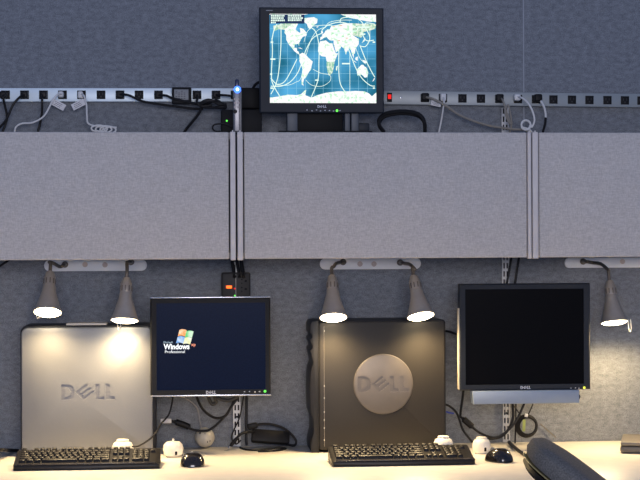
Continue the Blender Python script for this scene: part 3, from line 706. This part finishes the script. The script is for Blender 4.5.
light_fixture('spotlight bar with two small lamps above the silver computer', 44, 147, 260, 270.8,
    [((65, 264.5), (48.6, 273), (47.6, 312.3), 24, [(60, 265, .35), (54, 262, .6), (49.5, 260.5, .9)], (38.5, 318)), ((131, 262), (126.3, 279), (124.6, 320.3), 13, [(129, 261.5, .4), (127, 261, .8)], (119, 330))], [(85, 264.5), (105, 264.8)])
light_fixture('spotlight bar with two small lamps above the black computer', 320, 421, 258.4, 269,
    [((343, 262), (333.5, 277), (333.4, 317.5), 22, [(340, 261, .35), (336, 262, .7), (333.8, 265, .95)], None), ((400, 262.5), (416, 277), (420.8, 316.2), 21, [(405, 262, .4), (410, 263, .7), (415, 268, .95)], None)], [(360, 264), (374, 264)])
light_fixture('spotlight bar at the right edge with one lamp beside the large monitor', 565, 675, 257.8, 267.3,
    [((583, 261.5), (612, 282), (614.3, 322.3), 13, [(592, 261, .3), (601, 262.5, .6), (608, 268.5, .9)], (626.5, 331))], [(622.5, 261.5)], -.17)

# ------------------------------------------------------------------ computers
# silver one
Yt = -.195
x0, x1 = P(20.8, 400, Yt).x, P(152.8, 400, Yt).x; z1 = P(85, 327.5, Yt).z
t = thing('desktop_computer', 'silver-sided computer case standing on the desk at the left', 'computer', ((x0 + x1) / 2, -.1, DESK_Z))
link('case_shell', prism(B(), rrect(x0 - .003, x1 + .010, DESK_Z + .001, z1 + .006, .022), Yt + .022, -.012, .004), TOWERB, t)
sp_ = link('side_panel', prism(B(), rrect(x0 + .002, x1, DESK_Z + .004, z1, .02), Yt, Yt + .024, .006), SILVER, t)
a, b = P(66.5, 325, Yt + .05).x, P(107, 325, Yt + .05).x
link('lit_handle', box(B(), a, b, Yt + .03, Yt + .10, z1 + .004, z1 + .013, .003), mat('lit handle', (.6, .55, .48), .4), t)  # pale colour paints the reflection on the case handle
q0, q1 = P(61, 384.3, Yt), P(115, 399.5, Yt)
carve(sp_, logo(B(), q0.x, q1.x, q1.z, q0.z, Yt - .004, Yt + .003), t)
link('brand_logo', logo(B(), q0.x, q1.x, q1.z, q0.z, Yt + .0026, Yt + .004), SILVD, t)
# black tower
x0, x1 = P(318.5, 400, Yt).x, P(445, 400, Yt).x; z1 = P(382, 321.5, Yt).z; xb0 = P(310.5, 400, Yt).x
t = thing('desktop_computer', 'black tower computer with a round grey badge standing on the desk', 'computer', ((x0 + x1) / 2, -.1, DESK_Z))
link('case_shell', prism(B(), rrect(x0 + .002, x1 + .006, DESK_Z + .006, z1 + .004, .012), Yt + .02, -.012, .003), TOWERB, t)
link('side_panel', prism(B(), rrect(x0 + .0015, x1, DESK_Z + .008, z1, .010), Yt, Yt + .022, .004), TOWER, t)
def pz(py): return P(315, py, Yt).z
prof = [(x0 + .001, pz(320.5)), (xb0 + .006, pz(321.5)), (xb0, pz(325)), (xb0, pz(333)), (xb0 + .006, pz(335)), (xb0 + .006, pz(338)), (xb0 - .001, pz(340)), (xb0 + .007, pz(345.5)), (xb0 + .007, pz(348)), (xb0, pz(350.5)),
        (xb0 + .005, pz(357)), (xb0 + .010, pz(363)), (xb0 + .003, pz(369)), (xb0, pz(374)), (xb0 - .002, pz(395)), (xb0, pz(412)), (xb0 + .009, pz(420)), (xb0 + .010, pz(432)), (xb0 + .003, pz(440)), (xb0, pz(446)), (xb0 + .003, DESK_Z + .001), (x0 + .001, DESK_Z + .001)]
link('front_bezel', prism(B(), prof, Yt - .004, -.015, .002), TOWERB, t)
xl = P(324.3, 400, Yt).x
bm = B()
box(bm, xl - .0008, xl + .0008, Yt - .001, Yt + .001, DESK_Z + .02, z1 - .014)
link('seam_highlight', bm, mat('seam highlight tan', (.22, .19, .15), .35, .5), t)  # tan line paints the highlight along the panel seam
bm = B()
for py in (331, 386, 398, 412, 420, 428, 440):
    q = P(324.3, py, Yt); box(bm, q.x - .0014, q.x + .0014, Yt - .0018, Yt, q.z - .003, q.z + .003, .0005)
link('panel_clip', bm, mat('clip bright', (.55, .5, .42), .3, .6), t)
q = P(383.3, 384.0, Yt)
dc = link('round_badge', lathe(B(), [(0, .0045), (.093, .0045), (.0975, .003), (.100, -.001), (0, -.001)], (q.x, Yt, q.z), (0, -1, 0), 64), DISC, t)
q0, q1 = P(358, 376.5, Yt), P(408.5, 391.5, Yt)
carve(dc, logo(B(), q0.x, q1.x, q1.z, q0.z, Yt - .012, Yt - .0025), t)
link('brand_logo', logo(B(), q0.x, q1.x, q1.z, q0.z, Yt - .0029, Yt - .0016), DISCL, dc)

# ------------------------------------------------------------------ keyboards
def keyboard(label, pxl, pxr, pyf):
    a = D(pxl, pyf); b = D(pxr, pyf); yf = (a.y + b.y) / 2; x0 = a.x; Wd = b.x - a.x; dp = .158
    t = thing('keyboard', label, 'keyboard', (x0 + Wd / 2, yf + dp / 2, DESK_Z), 'black computer keyboards')
    def top(v): return DESK_Z + .017 + v * .026   # v 0..1 front to back
    # body: cross-section in yz swept over x with rounded front lip
    prof = [(0, .004), (.003, .0005), (dp - .004, .004), (dp, .010), (dp, .040), (dp - .006, .0445), (.030, .0200), (.012, .0185), (.003, .0165), (0, .012)]
    bm = B(); rows = []
    segs = [0, .008, .03, .5, .97, .992, 1]
    for s_ in segs:
        x_ = x0 + s_ * Wd; k = .012 if s_ in (0, 1) else (.003 if s_ in (.008, .992) else 0)
        rows.append([bm.verts.new((x_, yf + max(k, min(dp - k, y_)), DESK_Z + z_ - (k * .25 if z_ > .01 else 0))) for y_, z_ in prof])
    for r1, r2 in zip(rows, rows[1:]):
        for k in range(len(prof)):
            k2 = (k + 1) % len(prof); bm.faces.new((r1[k], r1[k2], r2[k2], r2[k]))
    bm.faces.new(rows[0]); bm.faces.new(rows[-1][::-1])
    link('body', bm, KEYB, t)
    link('front_lip', box(B(), x0 + .012, x0 + Wd - .012, yf + .003, yf + .024, DESK_Z + .0172, DESK_Z + .0196, .001), mat('glossy lip', (.05, .045, .045), .18), t)
    un = (Wd - .026) / 22.6
    def key(u, v, w_, h_=1.0):
        """u in key units, v row from front"""
        xx = x0 + .013 + u * un; yy = yf + .030 + v * .0195
        ln = h_ * .0195
        g = .0010; t_ = bmesh.new(); bmesh.ops.create_cube(t_, size=1)
        for q in t_.verts:
            s_ = .80 if q.co.z > 0 else 1.0
            px_ = xx + w_ * un / 2 + q.co.x * (w_ * un - 2 * g - (1 - s_) * un)
            py_ = yy + ln / 2 + q.co.y * (ln - 2 * g) * s_
            zb_ = DESK_Z + .019 + (py_ - yf - .03) * .2
            q.co = Vector((px_, py_, zb_ + (.0085 if q.co.z > 0 else -.002)))
        bmesh.ops.bevel(t_, geom=t_.edges, offset=.0008, segments=1, affect='EDGES')
        link('key', t_, KEYM, t)
    def row(v, ws, u=0, h_=1.0):
        for w_ in ws:
            if w_ > 0: key(u, v, w_, h_)
            u += abs(w_)
    row(0, [1.25, 1.25, 1.25, 6, 1.25, 1.25, 1.25, 1.5]); row(1, [2.25] + [1] * 10 + [2.75]); row(2, [1.75] + [1] * 11 + [2.25]); row(3, [1.5] + [1] * 12 + [1.5]); row(4, [1] * 13 + [2])
    row(5.25, [1, -1, 1, 1, 1, 1, -.5, 1, 1, 1, 1, -.5, 1, 1, 1, 1])
    row(0, [1, 1, 1], 15.25); row(1, [1], 16.25); row(3, [1, 1, 1], 15.25); row(4, [1, 1, 1], 15.25); row(5.25, [1, 1, 1], 15.25)
    row(0, [2, 1], 18.55); row(1, [1, 1, 1], 18.55); row(2, [1, 1, 1], 18.55); row(3, [1, 1, 1], 18.55); row(4, [1, 1, 1, 1], 18.55)
keyboard('black keyboard in front of the silver computer', 13.5, 160, 470)
keyboard('black keyboard in front of the black tower computer', 331.5, 477.5, 466)

# ------------------------------------------------------------------ mice
def mouse(label, cpx, pyf, rot, L=.108, Wm=.076, H=.041):
    c = D(cpx, pyf); c = Vector((c.x, c.y + .045, DESK_Z))
    t = thing('computer_mouse', label, 'mouse', c, 'black computer mice')
    q = Matrix.Rotation(rot, 4, 'Z')
    def shell(lo, hi, inset=0, dz=0):
        bm = B(); n, mm = 28, 12; rings = []
        for j in range(mm + 1):
            v = j / mm * math.pi / 2
            ring = []
            for k in range(n):
                a = 2 * math.pi * k / n
                ex = abs(math.cos(a)) ** .8 * math.copysign(1, math.cos(a)); ey = abs(math.sin(a)) ** .8 * math.copysign(1, math.sin(a))
                rr = math.cos(v) ** .6
                yy = ey * L / 2 * rr; h_ = H * (1 - .28 * (yy / (L / 2) + .25) ** 2 if yy > -.25 * L / 2 else 1 - .5 * (yy / (L / 2) + .25) ** 2)
                ring.append(bm.verts.new((ex * Wm / 2 * rr * (1 - .1 * (yy / L)), yy, max(.0015, h_ * math.sin(v) ** .9) + dz)))
            rings.append(ring)
        for r1, r2 in zip(rings, rings[1:]):
            for k in range(n): bm.faces.new((r1[k], r1[(k + 1) % n], r2[(k + 1) % n], r2[k]))
        bm.faces.new(rings[0][::-1]); bmesh.ops.remove_doubles(bm, verts=bm.verts, dist=.0003)
        bmesh.ops.transform(bm, matrix=Matrix.Translation(c) @ q, verts=bm.verts); return bm
    link('body', shell(0, 1), mat('glossy black', (.014, .012, .013), .18, coat=.4), t)
    bm = lathe(B(), [(0, -.003), (.008, -.003), (.009, 0), (.008, .003), (0, .003)], (0, L * .27, H * .80), (1, 0, 0), 20)
    bmesh.ops.transform(bm, matrix=Matrix.Translation(c) @ q, verts=bm.verts); link('scroll_wheel', bm, STEELG, t)
mouse('black mouse lying beside the left keyboard', 192.5, 467.5, 0.05)
mouse('black mouse lying beside the right keyboard', 501.5, 463.5, 0.6, L=.10, Wm=.066, H=.043)

# ------------------------------------------------------------------ white round gadgets
def puck(label, px, pyb, rpx, hpx, stem=False, slot=None, group='white round desk gadgets'):
    c = D(px, pyb); sc = (c - EYE).dot(F) / FPX; r = rpx * sc; h = hpx * sc
    c = Vector((c.x, c.y + r * .55, DESK_Z))
    t = thing('round_gadget', label, 'round gadget', c, group)
    if stem: prof = [(0, .0005), (r * .62, .0005), (r * .9, h * .16), (r, h * .5), (r * .93, h * .78), (r * .66, h * .97), (r * .35, h), (r * .12, h * .93), (0, h * .9)]
    else: prof = [(0, .0005), (r * .68, .0005), (r * .9, h * .14), (r, h * .42), (r * .96, h * .64), (r * .8, h * .82), (r * .55, h * .90), (0, h * .91)]
    link('shell', lathe(B(), prof, c, (0, 0, 1), 40), WHITE, t)
    if stem: link('stem', tube(B(), [c + Vector((0, 0, h * .88)), c + Vector((-.001, 0, h * 1.02)), c + Vector((.002, 0, h * 1.16))], .0032), WHITE, t)
    else: link('cap', lathe(B(), [(0, h * .88), (r * .56, h * .88), (r * .56, h * .97), (r * .48, h * 1.0), (0, h * 1.01)], c, (0, 0, 1), 32), WHITE, t)
    if slot:
        a = slot; d = Vector((math.sin(a), -math.cos(a), 0)); p = c + d * (r * .965) + Vector((0, 0, h * .3))
        link('slot', rbox(B(), p, (.0075, .006, h * .24), .002, Matrix.Rotation(a, 3, 'Z')), BLK, t)
    return t, c, r, h
puck('white capped round gadget half hidden behind the right end of the left keyboard', 122.5, 459.0, 11, 19)
puck('white apple-shaped gadget with a stem beside the left keyboard', 173.2, 457.5, 10.2, 15.5, True, .3)
puck('white capped round gadget half hidden behind the right end of the right keyboard', 444.3, 456.5, 10.3, 20, slot=.5)
puck('white capped round gadget standing beside the right mouse', 482.5, 454.0, 9.2, 16.5, slot=.25)
# ball on the wall
c = P(204.8, 437.3, -.045); r = 9.9 * .00335
t = thing('round_speaker', 'off-white round ball with dark slits resting against the wall on the desk', 'round gadget', (c.x, c.y, c.z - r))
IV = mat('ivory plastic', (.50, .46, .38), .45)
link('shell', lathe(B(), [(r * math.sin(k * math.pi / 16), -r * math.cos(k * math.pi / 16)) for k in range(17)], c, (0, 0, 1), 36), IV, t)
bm = B()
for px, py, w_, h_ in ((199.3, 432.5, .005, .006), (207.2, 441.5, .002, .007), (210.0, 441.0, .002, .007), (205, 434, .002, .003)):
    q = P(px, py, -.045 - r * .82); dd = ((Vector((q.x, -.045 - r * .82, q.z)) - c).normalized())
    rbox(bm, c + dd * r * .995, (w_, .002, h_), .0005, Vector((0, -1, 0)).rotation_difference(dd).to_matrix())
link('slit', bm, BLK, t)
link('cable', tube(B(), [c + Vector((-.01, 0, r * .8)), P(199.5, 420, -.03), P(197, 408, -.03), P(188, 400, -.03), P(178, 395, -.03)], .0026), mat('dim cord', (.28, .27, .27), .5), t)

# ------------------------------------------------------------------ cables under the left monitor
freecord('thin black cable curving from the small monitor to the gadget behind the left keyboard', [((173, 392, -.16), (172.5, 400, -.17), (169, 414, -.19), (161, 424, -.205), (155, 434, -.22), (147, 441, -.25), (138, 446, -.27), (132, 446.5, -.275))], .0030)
t = cord('display_cable', 'black display cable with a white connector and a thick bead under the small monitor', [(174, 421.5, -.1), (181, 424, -.1), (190, 428.5, -.1), (198, 430.6, -.1), (209, 430, -.1), (220, 421.5, -.1), (230, 409, -.1), (235, 396, -.1), (237, 385, -.1)], .0042, CORDB, cat='cable')
a = P(160.5, 418.8, -.1); b = P(171.5, 423, -.1)
link('white_connector', box(B(), a.x, b.x, -.107, -.093, b.z, a.z, .002), CORDW, t)
link('ferrite_bead', tube(B(), [P(174, 421.5, -.1), P(178, 422.6, -.1), P(186, 425.6, -.1), P(190, 428, -.1)], lambda u: .006 if u < .2 or u > .9 else .0105, 12), BLK, t)
link('plug_tip', tube(B(), [P(171, 421, -.1), P(175, 421.8, -.1)], .0045), CORDB, t)
freecord('thick black cable drooping in a curve below the small monitor', [((196, 390, -.12), (197.5, 399, -.12), (204, 410.5, -.12), (215, 417.8, -.12), (225, 416, -.125), (231, 407, -.13), (238, 397, -.13), (241, 385, -.13))], .0045)
t = one('cable_loop', tube(B(), [P(*p) for p in ((206, 390, -.17), (208.5, 398, -.17), (212, 404, -.17), (216, 402, -.17), (215, 396.5, -.175), (222, 399.5, -.18), (231, 400, -.18), (240, 394, -.18))], .0062), mat('dark rubber', (.03, .03, .03), .5), 'short thick rubbery cable loop tucked right under the small monitor', 'cable')
freecord('thin black cable slanting down across the left wall rail', [((244, 390, -.05), (243, 400, -.05), (239.5, 417.5, -.05), (234, 430, -.05), (231.5, 438, -.055), (236, 444, -.06), (241, 440, -.06))], .0024)
freecord('black cable hanging straight down to the desk beside the left wall rail', [((246.3, 385, -.04), (246.5, 400, -.04), (246.3, 425, -.04), (246.3, 440, -.045), (247, 445.2, -.05))], .0048)
# black power brick on desk
pb = thing('power_brick', 'black laptop power brick propped on the desk under the small monitor', 'power adapter', (P(270, 446, -.07).x, -.07, DESK_Z))
M = Matrix.Rotation(math.radians(5), 3, 'Y') @ Matrix.Rotation(math.radians(-25), 3, 'X')
link('brick', rbox(B(), P(270.5, 437.0, -.06), (.128, .03, .044), .006, M), BLK, pb)
link('connector', rbox(B(), P(252.5, 426, -.06), (.034, .02, .02), .005, Matrix.Rotation(math.radians(-12), 3, 'Y')), BLK, pb)
link('output_cable', tube(B(), [P(*p) for p in ((255, 425.5, -.06), (262, 424, -.06), (272, 424.5, -.06), (283, 428, -.06), (291, 434, -.06), (296, 441, -.06), (294, 445.5, -.065), (286, 444, -.07))], .0044), CORDB, pb)
link('plug_cable', tube(B(), [P(*p) for p in ((254, 432, -.07), (247, 432, -.09), (241, 434, -.1), (237, 438, -.105), (233, 443, -.11))], .0046), CORDB, pb)
link('barrel_plug', tube(B(), [P(236.5, 438.5, -.105), P(233, 443, -.11), P(229, 447.3, -.115)], lambda u: .0062 if u < .7 else .0036, 10), BLK, pb)
link('plug_tip', tube(B(), [P(230, 446.3, -.115), P(228.2, 448.4, -.118)], .003), CHROME, pb)
def deskcord(label, pts, r, mt=CORDB):
    return one('cable', tube(B(), [D(*p, DESK_Z + r) for p in pts], r), mt, label, 'cable')
deskcord('flat loop of black cable lying on the desk before the power brick', [(240, 447.5), (246, 449.5), (256, 450), (268, 449), (278, 448.2), (286, 448.4), (281, 450), (270, 451), (258, 451.4)], .0032)

# dark thing at far left against the wall
t = one('cable_heap', tube(tube(B(), [D(-8, 452, DESK_Z + .006), D(0, 449.5, DESK_Z + .01), D(4, 450, DESK_Z + .03), D(9, 450.5, DESK_Z + .012), D(18, 450.5, DESK_Z + .006)], .0055),
    [D(-8, 451, DESK_Z + .02), D(0, 450, DESK_Z + .035), D(5, 450, DESK_Z + .02), D(12, 450, DESK_Z + .006)], .0055), CORDB, 'small heap of black cable on the desk left of the silver computer', 'cable')

# ------------------------------------------------------------------ cables under the right monitor
t = cord('display_cable', 'black display cable with a thick bead between the tower and the large monitor', [(463.7, 385, -.12), (463, 395, -.12), (460.5, 414, -.12), (462, 418, -.12), (472, 427, -.12), (482, 434, -.12), (495, 437.5, -.12), (506, 432, -.12), (516, 421, -.12), (524, 404, -.12), (527, 395, -.12)], .0042, CORDB, cat='cable')
link('ferrite_bead', tube(B(), [P(462.5, 418, -.12), P(465.5, 420.8, -.12), P(470.5, 425.2, -.12), P(472.5, 427.5, -.12)], lambda u: .006 if u < .15 or u > .85 else .0105, 12), BLK, t)
freecord('black cable leaving the right side of the tower and dropping to the desk', [((444, 404, -.15), (450, 406.5, -.14), (456, 412, -.135), (459.5, 420, -.135), (463, 430, -.14), (469, 438, -.15), (473, 443, -.16))], .0040)
freecord('short black cable from the tower back to the left edge of the large monitor', [((446, 331, -.10), (452, 332.5, -.12), (458, 335, -.14), (464, 338, -.15))], .0040)
freecord('thick black cable hanging from the large monitor beside the right wall rail', [((512, 394, -.09), (512.5, 404, -.09), (513, 418, -.09), (508, 430, -.09), (500, 437, -.09), (488, 439, -.09))], .0048)
freecord('thin black cable running straight down behind the coiled cable', [((515.8, 394, -.03), (515.8, 415, -.03), (515.3, 438, -.04), (515, 443, -.05))], .0026)
blu = freecord('short blue-tipped cable stub at the right side of the tower', [((446, 411.5, -.12), (449, 412.6, -.12), (454, 413.5, -.12))], .0030, mat('blue plug', (.02, .05, .35), .4))
ct_ = thing('coiled_cable', 'coiled black cable with a green tag hanging beneath the speaker bar', 'cable', (P(527, 437, -.06).x, -.06, P(527, 437, -.06).z))
bm = B()
for k in range(5):
    rr = 10.6 - k * .55; ox = .3 * (k - 2)
    tube(bm, [P(527 + ox + rr * math.cos(a * math.pi / 8), 426 + rr * math.sin(a * math.pi / 8) * 1.02, -.055 - .004 * k) for a in range(17)], .0034)
link('coil', bm, CORDB, ct_)
link('hanging_lead', tube(tube(B(), [P(511.5, 395, -.06), P(513, 404, -.06), P(517, 410, -.065), P(521.5, 417, -.07)], .0022), [P(534.5, 395, -.06), P(532.5, 405, -.06), P(528, 415, -.07)], .0022), CORDB, ct_)
link('white_clip', rbox(B(), P(526.3, 415.4, -.078), (.011, .008, .012), .002, Matrix.Rotation(.2, 3, 'Y')), CORDW, ct_)
link('green_tag', rbox(B(), P(524, 425.5, -.08), (.010, .0015, .040), .0005, Matrix.Rotation(.05, 3, 'Y')), mat('green tag', (.30, .36, .10), .6), ct_)
one('thin_rod', tube(B(), [P(540.5, 424, -.006), P(556, 437.5, -.010)], .0018, smooth=False), mat('tan wire', (.16, .14, .11), .6), 'thin straight wire slanting down the wall right of the coiled cable', 'wire')
deskcord('dark flat cable crossing the desk from the right wall rail towards the chair', [(509, 442), (513, 446), (521, 452.5), (530, 459), (540, 466), (550, 473)], .0058)

# ------------------------------------------------------------------ closed laptop at the right edge
a = D(620, 453.5)
t = thing('closed_laptop', 'closed grey laptop on the desk cut off by the right edge', 'laptop', (a.x + .14, a.y + .1, DESK_Z))
M = Matrix.Rotation(math.radians(-17), 3, 'Z')
cc = Vector((a.x, a.y, DESK_Z + .0125)) + M @ Vector((.15, .1175, 0))
link('base', rbox(B(), cc, (.30, .235, .022), .008, M), mat('laptop grey', (.12, .11, .10), .4, .2), t)
link('lid', rbox(B(), cc + Vector((0, 0, .0185)), (.296, .231, .012), .005, M), mat('laptop lid', (.17, .155, .14), .38, .3), t)

# ------------------------------------------------------------------ office chair (top of its backrest shows)
base = Vector((P(575, 470, -1.12).x + .06, -1.30, 0))
t = thing('office_chair', 'dark grey office chair whose rounded backrest rises before the desk', 'chair', base)
Cc = P(600, 499, -1.16)
v_ = Vector((-.79, 0, .61)).normalized()          # along the top edge, falling to the right
n_ = Vector((.6, -.13, .78)); n_ = (n_ - v_ * n_.dot(v_)).normalized()
u_ = v_.cross(n_).normalized()
MB = Matrix((u_, v_, n_)).transposed()
def pad(hw, hh, th, off, mt, name, e=2.8):
    bm = B(); n = 48; rings = []
    lay = [(-1, .0), (-1, .82), (-.8, .95), (-.35, 1.0), (.35, 1.0), (.8, .93), (1, .78), (1.06, .4), (1.08, 0)]
    for zz, sc in lay:
        ring = []
        for k in range(n):
            a = 2 * math.pi * k / n
            cx = abs(math.cos(a)) ** (2 / e) * math.copysign(1, math.cos(a)) * hw; cy = abs(math.sin(a)) ** (2 / e) * math.copysign(1, math.sin(a)) * hh
            bow = -.10 * (cx / hw) ** 2 * hw * .6
            ring.append(bm.verts.new((cx * sc, cy * sc, zz * th / 2 + off - bow * sc * .6)))
        rings.append(ring)
    for r1, r2 in zip(rings, rings[1:]):
        for k in range(n): bm.faces.new((r1[k], r1[(k + 1) % n], r2[(k + 1) % n], r2[k]))
    bmesh.ops.remove_doubles(bm, verts=bm.verts, dist=1e-5)
    bmesh.ops.transform(bm, matrix=Matrix.Translation(Cc) @ MB.to_4x4(), verts=bm.verts)
    return link(name, bm, mt, t)
CHW, CHH = .18, .24
pad(CHW, CHH, .070, 0, CHPAD, 'backrest_pad')
pad(CHW * 1.0, CHH * .93, .03, -.046, BLKM, 'backrest_shell')
pad(CHW * .99, CHH * .985, 0.006, -.034, mat('seam piping', (.30, .26, .12), .5), 'piping')
link('post', tube(B(), [Cc + MB @ Vector((0, -.02, -.065)), Cc + Vector((-.02, .02, -.20)), Vector((base.x, base.y, .44))], .02), BLKM, t)
link('seat', box(B(), base.x - .23, base.x + .23, base.y - .22, base.y + .22, .40, .47, .03, 4), CHPAD, t)
link('gas_column', lathe(B(), [(0, .08), (.028, .08), (.028, .25), (.018, .25), (.018, .40), (0, .40)], base, (0, 0, 1), 20), STEELG, t)
for k in range(5):
    a = k * 2 * math.pi / 5; d = Vector((math.cos(a), math.sin(a), 0))
    lg = link('leg', tube(B(), [base + Vector((0, 0, .1)), base + d * .15 + Vector((0, 0, .095)), base + d * .27 + Vector((0, 0, .065))], .018), BLKM, t)
    link('caster', lathe(B(), [(0, -.018), (.022, -.018), (.026, 0), (.022, .018), (0, .018)], base + d * .275 + Vector((0, 0, .0265)), (-d.y, d.x, 0), 20), BLK, lg)
